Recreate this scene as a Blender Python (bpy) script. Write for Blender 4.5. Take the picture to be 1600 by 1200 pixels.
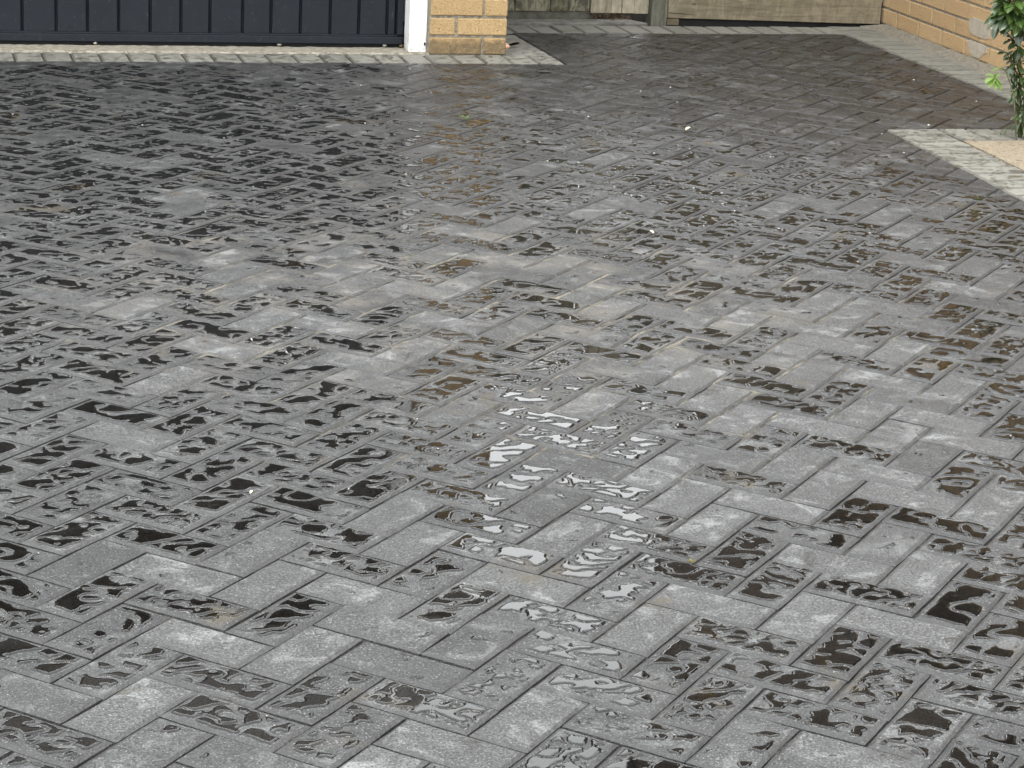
import bpy, bmesh, math, random
import numpy as np
from mathutils import Matrix, Vector

random.seed(7)
rng = np.random.default_rng(11)
for o in list(bpy.data.objects):
    bpy.data.objects.remove(o, do_unlink=True)
sc = bpy.context.scene
COL = sc.collection
R = math.radians

# ------------------------------------------------------------------ camera, sky, sun, exposure
ROT = np.array([[0.958007, -0.282389, 0.049791],
                [-0.039597, -0.302263, -0.952402],
                [0.283998, 0.910436, -0.300752]])        # rows: camera right, down, forward
CAMZ = 1.5017
FPX = 3548.28                                             # focal length in photo pixels (1600 wide)
cam = bpy.data.cameras.new("camera")
cam.sensor_width = 36.0
cam.lens = 36.0 * FPX / 1600.0
cam.clip_start = 0.05
cam.clip_end = 2000
camo = bpy.data.objects.new("camera", cam)
COL.objects.link(camo)
mw = Matrix.Identity(4)
for i in range(3):
    mw[i][0] = ROT[0][i]
    mw[i][1] = -ROT[1][i]
    mw[i][2] = -ROT[2][i]
mw[2][3] = CAMZ
camo.matrix_world = mw
sc.camera = camo

SUN_EL, SUN_AZ = R(64), R(232)      # azimuth clockwise from +Y: high, behind and left of the camera
world = bpy.data.worlds.new("World")
sc.world = world
world.use_nodes = True
nt = world.node_tree
nt.nodes.clear()
sky = nt.nodes.new("ShaderNodeTexSky")
sky.sky_type = 'NISHITA'
sky.sun_disc = False
sky.sun_elevation = SUN_EL
sky.sun_rotation = SUN_AZ
sky.air_density = 1.0
sky.dust_density = 9.0
sky.ozone_density = 1.0
hsv = nt.nodes.new("ShaderNodeHueSaturation")
hsv.inputs['Saturation'].default_value = 0.12            # a white overcast sky
bg = nt.nodes.new("ShaderNodeBackground")
bg.inputs['Strength'].default_value = 0.15
wo = nt.nodes.new("ShaderNodeOutputWorld")
nt.links.new(sky.outputs[0], hsv.inputs['Color'])
ovc = nt.nodes.new("ShaderNodeMix")                       # even cloud cover over the clear sky
ovc.data_type = 'RGBA'
ovc.inputs[0].default_value = 0.82
ovc.inputs[7].default_value = (12.0, 12.3, 12.45, 1)
nt.links.new(hsv.outputs[0], ovc.inputs[6])
nt.links.new(ovc.outputs[2], bg.inputs['Color'])
nt.links.new(bg.outputs[0], wo.inputs['Surface'])

sun = bpy.data.lights.new("sun", 'SUN')
sun.energy = 0.6
sun.angle = R(25)
sun.color = (1.0, 0.95, 0.87)
suno = bpy.data.objects.new("sun", sun)
COL.objects.link(suno)
sd = Vector((math.sin(SUN_AZ) * math.cos(SUN_EL), math.cos(SUN_AZ) * math.cos(SUN_EL), math.sin(SUN_EL)))
suno.rotation_euler = sd.to_track_quat('Z', 'Y').to_euler()
suno.location = sd * 30

sc.view_settings.view_transform = 'Standard'
sc.view_settings.look = 'None'
sc.view_settings.exposure = 1.62
sc.view_settings.gamma = 1.0
sc.view_settings.use_curve_mapping = False


# ------------------------------------------------------------------ small helpers
def tag(o, label=None, cat=None, group=None, kind=None):
    if label: o['label'] = label
    if cat: o['category'] = cat
    if group: o['group'] = group
    if kind: o['kind'] = kind
    return o


def link(name, me, mat=None, parent=None):
    o = bpy.data.objects.new(name, me)
    COL.objects.link(o)
    if mat is not None and me is not None and len(me.materials) == 0:
        me.materials.append(mat)
    if parent is not None:
        o.parent = parent
    return o


def empty(name, loc=(0, 0, 0), rz=0.0):
    o = bpy.data.objects.new(name, None)
    COL.objects.link(o)
    o.location = loc
    o.rotation_euler = (0, 0, rz)
    o.empty_display_size = 0.1
    return o


def box_bm(bm, x0, x1, y0, y1, z0, z1, bev=0.0, jit=0.0):
    """chamfered box added to a bmesh"""
    t = bmesh.new()
    r = bmesh.ops.create_cube(t, size=1.0)
    for v in t.verts:
        v.co = Vector(((x0 + x1) / 2 + v.co.x * (x1 - x0), (y0 + y1) / 2 + v.co.y * (y1 - y0), (z0 + z1) / 2 + v.co.z * (z1 - z0)))
    if bev > 0:
        bmesh.ops.bevel(t, geom=t.edges[:], offset=bev, segments=1, affect='EDGES', profile=0.5)
    if jit > 0:
        for v in t.verts:
            v.co += Vector((random.uniform(-jit, jit), random.uniform(-jit, jit), random.uniform(-jit, jit)))
    vs = [bm.verts.new(v.co) for v in t.verts]
    t.verts.index_update()
    for f in t.faces:
        try:
            bm.faces.new([vs[v.index] for v in f.verts])
        except ValueError:
            pass
    t.free()


def box_mesh(name, x0, x1, y0, y1, z0, z1, bev=0.0, jit=0.0):
    bm = bmesh.new()
    box_bm(bm, x0, x1, y0, y1, z0, z1, bev, jit)
    me = bpy.data.meshes.new(name)
    bm.to_mesh(me)
    bm.free()
    return me


def box(name, x0, x1, y0, y1, z0, z1, mat, parent=None, bev=0.0, jit=0.0):
    return link(name, box_mesh(name, x0, x1, y0, y1, z0, z1, bev, jit), mat, parent)


def tube_bm(bm, pts, rads, n=6):
    rings = []
    pts = [Vector(p) for p in pts]
    for i, p in enumerate(pts):
        d = (pts[min(i + 1, len(pts) - 1)] - pts[max(i - 1, 0)]).normalized()
        a = d.orthogonal().normalized()
        b = d.cross(a)
        rings.append([bm.verts.new(p + (a * math.cos(2 * math.pi * k / n) + b * math.sin(2 * math.pi * k / n)) * rads[i]) for k in range(n)])
    for r0, r1 in zip(rings, rings[1:]):
        for k in range(n):
            bm.faces.new([r0[k], r0[(k + 1) % n], r1[(k + 1) % n], r1[k]])
    bm.faces.new(rings[0][::-1])
    bm.faces.new(rings[-1])


def to_obj(name, bm, mat, parent=None, smooth=False):
    bmesh.ops.recalc_face_normals(bm, faces=bm.faces[:])
    me = bpy.data.meshes.new(name)
    bm.to_mesh(me)
    bm.free()
    if smooth:
        me.polygons.foreach_set('use_smooth', [True] * len(me.polygons))
    return link(name, me, mat, parent)


# ------------------------------------------------------------------ node helpers
class NB:
    def __init__(self, name):
        self.m = bpy.data.materials.new(name)
        self.m.use_nodes = True
        self.t = self.m.node_tree
        self.t.nodes.clear()
        self.out = self.t.nodes.new("ShaderNodeOutputMaterial")

    def n(self, typ, **kw):
        x = self.t.nodes.new(typ)
        for k, v in kw.items():
            setattr(x, k, v)
        return x

    def set(self, sock, v):
        if hasattr(v, 'is_output') or isinstance(v, bpy.types.NodeSocket):
            self.t.links.new(v, sock)
        else:
            if sock.type == 'RGBA' and not hasattr(v, '__len__'):
                v = (v, v, v, 1)
            elif sock.type == 'RGBA' and len(v) == 3:
                v = (*v, 1)
            sock.default_value = v

    def pos(self, scale=(1, 1, 1), rot=(0, 0, 0), obj=False):
        if obj:
            g = self.n("ShaderNodeTexCoord").outputs['Object']
        else:
            g = self.n("ShaderNodeNewGeometry").outputs['Position']
        mp = self.n("ShaderNodeMapping")
        mp.inputs['Scale'].default_value = scale
        mp.inputs['Rotation'].default_value = rot
        self.t.links.new(g, mp.inputs['Vector'])
        return mp.outputs[0]

    def noise(self, vec, scale, detail=3.0, rough=0.55, dist=0.0):
        x = self.n("ShaderNodeTexNoise")
        x.inputs['Scale'].default_value = scale
        x.inputs['Detail'].default_value = detail
        x.inputs['Roughness'].default_value = rough
        x.inputs['Distortion'].default_value = dist
        self.t.links.new(vec, x.inputs['Vector'])
        return x.outputs[0]

    def ramp(self, v, a, b, lo=0.0, hi=1.0, smooth=True):
        x = self.n("ShaderNodeMapRange")
        x.interpolation_type = 'SMOOTHSTEP' if smooth else 'LINEAR'
        self.set(x.inputs[0], v)
        self.set(x.inputs[1], a)
        self.set(x.inputs[2], b)
        self.set(x.inputs[3], lo)
        self.set(x.inputs[4], hi)
        return x.outputs[0]

    def math(self, op, a, b=0.0, clamp=False):
        x = self.n("ShaderNodeMath", operation=op)
        x.use_clamp = clamp
        self.set(x.inputs[0], a)
        self.set(x.inputs[1], b)
        return x.outputs[0]

    def mix(self, f, a, b, blend='MIX'):
        x = self.n("ShaderNodeMix", data_type='RGBA', blend_type=blend)
        self.set(x.inputs[0], f)
        self.set(x.inputs[6], a)
        self.set(x.inputs[7], b)
        return x.outputs[2]

    def attr(self, name, typ='GEOMETRY'):
        x = self.n("ShaderNodeAttribute", attribute_type=typ, attribute_name=name)
        return x.outputs['Fac']

    def bump(self, h, dist, strength=1.0, normal=None):
        x = self.n("ShaderNodeBump")
        x.inputs['Strength'].default_value = strength
        x.inputs['Distance'].default_value = dist
        self.set(x.inputs['Height'], h)
        if normal is not None:
            self.t.links.new(normal, x.inputs['Normal'])
        return x.outputs[0]

    def pbr(self, color, rough, normal=None, spec=0.5, **kw):
        x = self.n("ShaderNodeBsdfPrincipled")
        self.set(x.inputs['Base Color'], color)
        self.set(x.inputs['Roughness'], rough)
        x.inputs['Specular IOR Level'].default_value = spec
        if normal is not None:
            self.t.links.new(normal, x.inputs['Normal'])
        for k, v in kw.items():
            self.set(x.inputs[k], v)
        return x.outputs[0]

    def finish(self, sh):
        self.t.links.new(sh, self.out.inputs['Surface'])
        return self.m


def region(nb, cx, cy, rx, ry):
    """1 inside an ellipse of the ground, fading to 0"""
    sep = nb.n("ShaderNodeSeparateXYZ")
    nb.t.links.new(nb.n("ShaderNodeNewGeometry").outputs['Position'], sep.inputs[0])
    dx = nb.math('DIVIDE', nb.math('SUBTRACT', sep.outputs[0], cx), rx)
    dy = nb.math('DIVIDE', nb.math('SUBTRACT', sep.outputs[1], cy), ry)
    d = nb.math('ADD', nb.math('MULTIPLY', dx, dx), nb.math('MULTIPLY', dy, dy))
    return nb.ramp(d, 1.6, 0.2)


# ------------------------------------------------------------------ materials
def paver_material(name, typ):
    nb = NB(name)
    p = nb.pos()
    tone = nb.attr("tone", typ)
    big = nb.noise(p, 1.1, 3)
    mid = nb.noise(p, 22, 4, 0.6, 0.4)
    fine = nb.noise(p, 185, 4, 0.85)
    grit = nb.noise(p, 310, 2, 0.6)
    t = nb.math('ADD', nb.math('MULTIPLY', tone, 0.75), nb.math('MULTIPLY', nb.math('SUBTRACT', mid, 0.5), 0.75), True)
    c = nb.mix(t, (0.0085, 0.0087, 0.0091), (0.056, 0.0565, 0.0563))
    # aggregate: dark pits and pale grains
    c = nb.mix(nb.math('MULTIPLY', nb.ramp(fine, 0.54, 0.40), 0.9), c, (0.004, 0.004, 0.004))
    c = nb.mix(nb.math('MULTIPLY', nb.ramp(grit, 0.57, 0.73), 0.8), c, (0.17, 0.17, 0.165))
    c = nb.mix(1.0, c, nb.ramp(nb.noise(p, 240, 2, 0.8), 0.36, 0.64, 0.45, 1.65), 'MULTIPLY')
    # whitish bloom on some blocks
    bl = nb.noise(p, 11.0, 7, 0.74, 0.7)
    blm = nb.math('MULTIPLY', nb.ramp(bl, 0.50, 0.66), nb.ramp(tone, 0.30, 0.95, 0.34, 0.85))
    c = nb.mix(blm, c, nb.mix(nb.ramp(nb.noise(p, 240, 2, 0.8), 0.36, 0.64), (0.07, 0.072, 0.0715), (0.175, 0.178, 0.176)))
    # pale sand trodden over the blocks around the middle of the drive
    sandm = nb.math('MULTIPLY', region(nb, 1.45, 5.25, 1.0, 0.85), nb.ramp(nb.noise(p, 6.0, 4, 0.6), 0.42, 0.72))
    c = nb.mix(nb.math('MULTIPLY', sandm, 0.3), c, (0.15, 0.132, 0.10))
    # olive and rusty stains where puddles have stood
    st = nb.noise(p, 4.2, 3, 0.6, 0.5)
    c = nb.mix(nb.math('MULTIPLY', nb.ramp(st, 0.62, 0.74), 0.75), c, (0.04, 0.031, 0.015))
    # damp patches, commonest near the fence
    damp = nb.math('ADD', nb.noise(p, 7.0, 4, 0.65, 0.6), nb.math('MULTIPLY', region(nb, 3.6, 8.7, 1.6, 2.1), 0.19))
    dm = nb.ramp(damp, 0.60, 0.68)
    c = nb.mix(nb.math('MULTIPLY', dm, 0.6), c, nb.mix(1.0, c, (0.35, 0.32, 0.29), 'MULTIPLY'))
    c = nb.mix(0.0, c, c)
    rough = nb.math('SUBTRACT', nb.math('ADD', nb.ramp(mid, 0.3, 0.7, 0.34, 0.50), nb.math('MULTIPLY', fine, 0.14)), nb.math('MULTIPLY', dm, 0.16))
    hb = nb.math('ADD', nb.math('MULTIPLY', fine, 0.7), nb.math('MULTIPLY', nb.noise(p, 120, 2), 0.9))
    # the arrises are coloured darker than the flat tops
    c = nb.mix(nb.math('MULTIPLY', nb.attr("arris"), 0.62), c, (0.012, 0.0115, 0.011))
    bmp = nb.bump(hb, 0.0040, 1.0)
    return nb.finish(nb.pbr(c, rough, bmp, 0.50))


M = {}
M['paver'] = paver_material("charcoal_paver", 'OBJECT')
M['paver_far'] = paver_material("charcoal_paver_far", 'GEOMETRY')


def bed_material():
    nb = NB("jointing_sand")
    p = nb.pos()
    s = nb.math('ADD', nb.math('MULTIPLY', region(nb, 1.6, 5.3, 1.5, 1.5), 0.20), nb.noise(p, 6.5, 5, 0.75))
    c = nb.mix(nb.ramp(s, 0.60, 0.84), (0.016, 0.015, 0.014), (0.135, 0.12, 0.092))
    c = nb.mix(nb.ramp(nb.noise(p, 260, 2), 0.45, 0.7), c, (0.05, 0.046, 0.04))
    return nb.finish(nb.pbr(c, 0.9, nb.bump(nb.noise(p, 180, 3), 0.003), 0.2))


M['bed'] = bed_material()


def concrete_block(name, a, b, wet):
    nb = NB(name)
    p = nb.pos()
    tone = nb.attr("tone", 'OBJECT')
    n1 = nb.noise(p, 14, 4, 0.65, 0.5)
    c = nb.mix(nb.math('ADD', nb.math('MULTIPLY', tone, 0.6), nb.math('MULTIPLY', n1, 0.4)), a, b)
    c = nb.mix(nb.math('MULTIPLY', nb.ramp(nb.noise(p, 210, 2), 0.52, 0.72), 0.35), c, (0.07, 0.067, 0.058))
    w = nb.ramp(nb.noise(nb.pos((1, 1.3, 1)), 24, 5, 0.75, 0.9), wet, wet + 0.06)
    c = nb.mix(nb.math('MULTIPLY', w, 0.8), c, nb.mix(1.0, c, (0.34, 0.33, 0.30), 'MULTIPLY'))
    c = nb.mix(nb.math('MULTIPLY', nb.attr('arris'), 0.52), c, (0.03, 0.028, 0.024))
    r = nb.math('SUBTRACT', 0.75, nb.math('MULTIPLY', w, 0.4))
    return nb.finish(nb.pbr(c, r, nb.bump(nb.noise(p, 220, 3), 0.0012, 0.8), 0.4))


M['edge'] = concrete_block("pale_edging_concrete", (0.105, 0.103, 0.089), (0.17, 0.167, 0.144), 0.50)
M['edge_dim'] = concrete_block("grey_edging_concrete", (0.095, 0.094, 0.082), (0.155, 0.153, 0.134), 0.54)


def water_material():
    nb = NB("rain_water")
    p = nb.pos()
    fr = nb.n("ShaderNodeFresnel")
    fr.inputs['IOR'].default_value = 1.34
    tr = nb.n("ShaderNodeBsdfTransparent")
    tint = nb.mix(nb.ramp(nb.noise(p, 4.2, 3, 0.6, 0.5), 0.62, 0.74), (0.41, 0.395, 0.375), (0.50, 0.43, 0.29))
    nb.set(tr.inputs[0], tint)
    gl = nb.n("ShaderNodeBsdfGlossy")
    gl.inputs['Color'].default_value = (1, 1, 1, 1)
    gl.inputs['Roughness'].default_value = 0.02
    mx = nb.n("ShaderNodeMixShader")
    nb.t.links.new(fr.outputs[0], mx.inputs[0])
    nb.t.links.new(tr.outputs[0], mx.inputs[1])
    nb.t.links.new(gl.outputs[0], mx.inputs[2])
    return nb.finish(mx.outputs[0])


M['water'] = water_material()


def brick_material(name, a, b, dirt, low):
    nb = NB(name)
    p = nb.pos()
    tone = nb.attr("tone", 'OBJECT')
    n1 = nb.noise(p, 26, 4, 0.6)
    c = nb.mix(nb.math('ADD', nb.math('MULTIPLY', tone, 0.5), nb.math('MULTIPLY', n1, 0.5)), a, b)
    pits = nb.noise(nb.pos((1, 1, 0.6), (0.3, 0.6, 0.2)), 120, 2, 0.6, 2.2)
    c = nb.mix(nb.math('MULTIPLY', nb.ramp(pits, 0.43, 0.30), 0.85), c, (0.12, 0.075, 0.032))
    c = nb.mix(nb.math('MULTIPLY', nb.ramp(nb.noise(p, 240, 2), 0.6, 0.8), 0.3), c, (0.45, 0.36, 0.23))
    # splash dirt low on the wall
    sep = nb.n("ShaderNodeSeparateXYZ")
    nb.t.links.new(nb.n("ShaderNodeNewGeometry").outputs['Position'], sep.inputs[0])
    edge = nb.math('ADD', sep.outputs[2], nb.math('MULTIPLY', nb.math('SUBTRACT', nb.noise(p, 40, 3), 0.5), 0.05))
    m = nb.math('MULTIPLY', nb.ramp(edge, low, low - 0.03), nb.ramp(nb.noise(p, 70, 3, 0.7), 0.36, 0.56, dirt, dirt * 0.75))
    c = nb.mix(m, c, (0.105, 0.076, 0.043))
    h = nb.math('ADD', nb.math('MULTIPLY', pits, 1.0), nb.math('MULTIPLY', nb.noise(p, 220, 2), 0.4))
    return nb.finish(nb.pbr(c, 0.85, nb.bump(h, 0.009, 0.9), 0.3))


M['brick'] = brick_material("buff_brick", (0.275, 0.183, 0.085), (0.385, 0.272, 0.138), 0.95, 0.072)
M['brick_side'] = brick_material("buff_brick_house", (0.285, 0.187, 0.092), (0.365, 0.255, 0.135), 0.45, 0.02)


def simple(name, a, b, scale, rough, bump_d=0.001, bump_scale=None, stretch=(1, 1, 1), spec=0.4, detail=4):
    nb = NB(name)
    p = nb.pos(stretch)
    n = nb.noise(p, scale, detail, 0.6, 0.3)
    c = nb.mix(nb.ramp(n, 0.3, 0.7), a, b)
    bmp = nb.bump(nb.noise(p, bump_scale or scale * 4, 3), bump_d)
    return nb.finish(nb.pbr(c, rough, bmp, spec))


M['mortar'] = simple("mortar", (0.10, 0.088, 0.068), (0.23, 0.20, 0.15), 60, 0.95, 0.004)
M['smear'] = simple("dried_mortar", (0.20, 0.172, 0.13), (0.255, 0.228, 0.185), 40, 0.95, 0.002, 180)
M['haunch'] = simple("wall_foot_mortar", (0.075, 0.068, 0.054), (0.18, 0.165, 0.132), 60, 0.95, 0.008, 90)
M['threshold'] = simple("threshold_concrete", (0.115, 0.104, 0.082), (0.265, 0.242, 0.193), 34, 0.9, 0.006, 110, (1, 2.0, 1))
nb = NB("sandy_concrete")
p_ = nb.pos()
c_ = nb.mix(nb.noise(p_, 7, 4, 0.65), (0.165, 0.13, 0.09), (0.235, 0.205, 0.155))
c_ = nb.mix(nb.ramp(nb.noise(p_, 48, 5, 0.85), 0.53, 0.60), c_, (0.085, 0.065, 0.042))
c_ = nb.mix(nb.math('MULTIPLY', nb.ramp(nb.noise(p_, 190, 2), 0.55, 0.75), 0.6), c_, (0.48, 0.42, 0.32))
M['sandbed'] = nb.finish(nb.pbr(c_, 0.95, nb.bump(nb.noise(p_, 130, 4, 0.7), 0.006), 0.2))
M['ledge'] = simple("ledge_stone", (0.055, 0.054, 0.048), (0.13, 0.127, 0.112), 24, 0.85, 0.003, 120)
M['soil'] = simple("dark_soil", (0.006, 0.005, 0.004), (0.018, 0.014, 0.010), 30, 1.0, 0.004, None, (1, 1, 1), 0.02)
M['tarmac'] = simple("tarmac", (0.05, 0.05, 0.05), (0.09, 0.09, 0.088), 4, 0.8, 0.004, 150)
M['gravel_board'] = simple("gravel_board_concrete", (0.05, 0.048, 0.039), (0.088, 0.085, 0.07), 30, 0.9, 0.002, 160, (1, 1, 1), 0.1)
M['tile'] = simple("roof_tile", (0.04, 0.034, 0.030), (0.07, 0.060, 0.052), 9, 0.8, 0.003)
M['dark_brick'] = simple("brown_brickwork", (0.06, 0.045, 0.036), (0.10, 0.076, 0.06), 18, 0.9, 0.003)
M['fascia'] = simple("dark_fascia", (0.06, 0.05, 0.042), (0.08, 0.068, 0.058), 5, 0.5, 0.0005)
M['leaf_litter'] = simple("dead_leaves", (0.03, 0.018, 0.010), (0.13, 0.085, 0.045), 70, 0.85, 0.001)
M['pebble'] = simple("white_fleck", (0.26, 0.255, 0.235), (0.34, 0.335, 0.31), 90, 0.8, 0.0004)
M['cream_leaf'] = simple("cream_dead_leaf", (0.36, 0.32, 0.21), (0.46, 0.41, 0.30), 90, 0.7, 0.0004)
M['pink_stone'] = simple("pink_brick_chip", (0.48, 0.27, 0.18), (0.58, 0.36, 0.26), 60, 0.9, 0.002)
M['moss'] = simple("yellow_moss", (0.10, 0.09, 0.03), (0.17, 0.155, 0.065), 200, 0.9, 0.002)


def wood(name, a, b, axis, algae=0.0):
    nb = NB(name)
    s = {'z': (1, 1, 0.12), 'x': (0.1, 1, 1)}[axis]
    p = nb.pos(s)
    tone = nb.attr("tone", 'OBJECT')
    g = nb.noise(p, 75, 5, 0.65, 0.6)
    g2 = nb.noise(p, 14, 3, 0.6, 1.2)
    t = nb.math('ADD', nb.math('MULTIPLY', g, 0.6), nb.math('ADD', nb.math('MULTIPLY', g2, 0.45), nb.math('MULTIPLY', nb.math('SUBTRACT', tone, 0.5), 0.55)))
    c = nb.mix(nb.ramp(t, 0.32, 0.72), a, b)
    kn = nb.n("ShaderNodeTexVoronoi")
    kn.inputs['Scale'].default_value = 5.5
    nb.t.links.new(nb.pos({'z': (1.6, 1, 0.8), 'x': (0.8, 1, 1.6)}[axis]), kn.inputs['Vector'])
    c = nb.mix(nb.math('MULTIPLY', nb.ramp(kn.outputs['Distance'], 0.075, 0.03), 0.7), c, (0.035, 0.024, 0.015))
    if algae:
        c = nb.mix(nb.math('MULTIPLY', nb.ramp(nb.noise(nb.pos((1, 1, 0.5)), 22, 5, 0.7, 0.8), 0.42, 0.58), algae), c, (0.028, 0.027, 0.017))
    return nb.finish(nb.pbr(c, 0.85, nb.bump(g, 0.0018), 0.25))


M['gate_wood'] = wood("weathered_gate_wood", (0.09, 0.073, 0.047), (0.195, 0.166, 0.113), 'x', 0.32)
M['pale_paling'] = wood("pale_paling_wood", (0.13, 0.112, 0.078), (0.29, 0.257, 0.19), 'z', 0.25)
M['dark_paling'] = wood("algae_paling_wood", (0.06, 0.055, 0.036), (0.15, 0.138, 0.098), 'z', 0.85)
M['post_wood'] = wood("grey_green_post_wood", (0.062, 0.062, 0.048), (0.12, 0.118, 0.094), 'z', 0.3)


def door_mat():
    nb = NB("anthracite_door_paint")
    p = nb.pos()
    c = nb.mix(nb.noise(p, 12, 4), (0.006, 0.008, 0.0108), (0.0100, 0.0126, 0.0165))
    dust = nb.math('MULTIPLY', nb.ramp(nb.noise(p, 55, 4, 0.65), 0.56, 0.78), 0.22)
    c = nb.mix(dust, c, (0.06, 0.064, 0.07))
    sp = nb.math('MULTIPLY', nb.ramp(nb.noise(p, 135, 1), 0.74, 0.82), 0.4)
    c = nb.mix(sp, c, (0.10, 0.105, 0.11))
    sc1 = nb.math('MULTIPLY', nb.ramp(nb.noise(nb.pos((1, 1, 0.25), (0, 0.5, 0)), 90, 2, 0.5, 1.0), 0.70, 0.77), 0.35)
    c = nb.mix(sc1, c, (0.09, 0.095, 0.10))
    return nb.finish(nb.pbr(c, 0.5, nb.bump(nb.noise(p, 300, 2), 0.0003), 0.14))


M['door'] = door_mat()
M['gap_shade'] = simple("gap_shade_black", (0.006, 0.006, 0.006), (0.012, 0.012, 0.012), 20, 0.8)  # near-black that paints the shade inside gaps, holes and splits


def white_paint():
    nb = NB("white_gloss_paint")
    p = nb.pos()
    c = nb.mix(nb.noise(p, 20, 3), (0.55, 0.56, 0.56), (0.62, 0.63, 0.63))
    sep = nb.n("ShaderNodeSeparateXYZ")
    nb.t.links.new(nb.n("ShaderNodeNewGeometry").outputs['Position'], sep.inputs[0])
    m = nb.math('MULTIPLY', nb.ramp(sep.outputs[2], 0.11, 0.0), nb.ramp(nb.noise(p, 60, 4, 0.7), 0.47, 0.56))
    c = nb.mix(nb.math('MULTIPLY', m, 0.75), c, (0.20, 0.17, 0.12))
    return nb.finish(nb.pbr(c, 0.35, nb.bump(nb.noise(p, 30, 3), 0.001), 0.5))


M['white'] = white_paint()


def leaf_mat(name, a, b, rough, trans):
    nb = NB(name)
    tone = nb.attr("tone", 'OBJECT')
    p = nb.pos((1, 1, 1), obj=True)
    c = nb.mix(nb.math('ADD', nb.math('MULTIPLY', tone, 0.8), nb.math('MULTIPLY', nb.noise(p, 3, 3), 0.2)), a, b)
    sep = nb.n("ShaderNodeSeparateXYZ")
    nb.t.links.new(p, sep.inputs[0])
    mid = nb.ramp(nb.math('ABSOLUTE', sep.outputs[1]), 0.03, 0.0)
    c = nb.mix(nb.math('MULTIPLY', mid, 0.45), c, (0.16, 0.22, 0.07))
    s1 = nb.pbr(c, rough, None, 0.5)
    tl = nb.n("ShaderNodeBsdfTranslucent")
    nb.set(tl.inputs[0], nb.mix(1.0, c, (0.9, 1.0, 0.35), 'MULTIPLY'))
    mx = nb.n("ShaderNodeMixShader")
    mx.inputs[0].default_value = trans
    nb.t.links.new(s1, mx.inputs[1])
    nb.t.links.new(tl.outputs[0], mx.inputs[2])
    return nb.finish(mx.outputs[0])


M['leaf'] = leaf_mat("glossy_shrub_leaf", (0.009, 0.021, 0.009), (0.055, 0.095, 0.022), 0.30, 0.15)
M['lime'] = leaf_mat("lime_leaf", (0.08, 0.15, 0.025), (0.17, 0.255, 0.065), 0.5, 0.3)
M['stem'] = simple("green_brown_stem", (0.03, 0.03, 0.014), (0.09, 0.085, 0.04), 60, 0.7, 0.001)
M['green_stem'] = simple("pale_green_stem", (0.07, 0.08, 0.03), (0.13, 0.145, 0.06), 60, 0.6, 0.0005)

# ------------------------------------------------------------------ ground and driveway
bm = bmesh.new()
bmesh.ops.create_grid(bm, x_segments=2, y_segments=2, size=400)
g = to_obj("ground", bm, M['tarmac'])
g.location = (0, 0, -0.06)
tag(g, kind='structure')

U = 0.102
OFF = np.array([-1.0111, -3.0563])
C45 = math.sqrt(0.5)


def g2w(v, u):
    return np.array([(v + u) * C45 * U - OFF[0], (-v + u) * C45 * U - OFF[1]])


X0, X1, Y0, Y1 = -3.2, 4.40, 0.6, 9.372
EDGE_R = -0.0285     # slope of the garage front


def garage_front(x):
    return 8.594 + (2.838 - x) * 0.0285


def clip(poly, a, b, c):
    """keep a*x+b*y<=c"""
    out = []
    for i in range(len(poly)):
        p, q = poly[i], poly[(i + 1) % len(poly)]
        dp, dq = a * p[0] + b * p[1] - c, a * q[0] + b * q[1] - c
        if dp <= 0: out.append(p)
        if (dp < 0 < dq) or (dq < 0 < dp):
            s = dp / (dp - dq)
            out.append((p[0] + (q[0] - p[0]) * s, p[1] + (q[1] - p[1]) * s))
    return out


def area(p):
    return 0.5 * abs(sum(p[i][0] * p[(i + 1) % len(p)][1] - p[(i + 1) % len(p)][0] * p[i][1] for i in range(len(p))))


def pieces(poly):
    """the part(s) of a block that lie on the drive, cut against the edgings"""
    p = clip(clip(clip(clip(poly, -1, 0, -X0), 1, 0, X1 - 0.003), 0, -1, -Y0), 0, 1, Y1 - 0.003)
    if len(p) < 3: return []
    res = []
    g = 0.003
    # garage: forbidden where x < 2.838 and y > front line
    ga, gb, gc = 0.0285, 1.0, 8.594 + 2.838 * 0.0285
    front = clip(p, ga, gb, gc - g)
    beyond = clip(clip(p, -ga, -gb, -gc), -1, 0, -2.838 - g)
    for q in (front, beyond):
        if len(q) < 3: continue
        # planter: forbidden where x > line and y < 7.262
        pa, pb, pc = 1.0, -0.045, 3.606 - 0.045 * 7.27
        left = clip(q, pa, pb, pc - g)
        back = clip(clip(q, -pa, -pb, -pc), 0, -1, -7.262 - g)
        for r_ in (left, back):
            if len(r_) >= 3 and area(r_) > 0.0004: res.append(r_)
    return res


BL, BW, CH, CD, DEP = 2 * U - 0.0036, U - 0.0038, 0.0065, 0.0032, 0.045


def prism(poly, ch=CH, cd=CD, dep=DEP):
    """chamfered slab on a convex polygon: local verts and faces, top at z=0"""
    n = len(poly)
    P = [Vector((p[0], p[1])) for p in poly]
    if sum(P[i].x * P[(i + 1) % n].y - P[(i + 1) % n].x * P[i].y for i in range(n)) < 0: P = P[::-1]
    ins = []
    for i in range(n):
        a, b, c = P[i - 1], P[i], P[(i + 1) % n]
        e1, e2 = (b - a), (c - b)
        if e1.length < 1e-6 or e2.length < 1e-6:
            ins.append(b.copy()); continue
        n1, n2 = Vector((-e1.y, e1.x)).normalized(), Vector((-e2.y, e2.x)).normalized()
        k = n1 + n2
        d = max(0.35, (1 + n1.dot(n2)))
        ins.append(b + k * (ch / d))
    V = [(p.x, p.y, 0.0) for p in ins] + [(p.x, p.y, -cd) for p in P] + [(p.x, p.y, -dep) for p in P]
    F = [list(range(n))]
    for i in range(n):
        j = (i + 1) % n
        F.append([n + i, n + j, j, i])
        F.append([2 * n + i, 2 * n + j, n + j, n + i])
    return V, F


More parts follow.
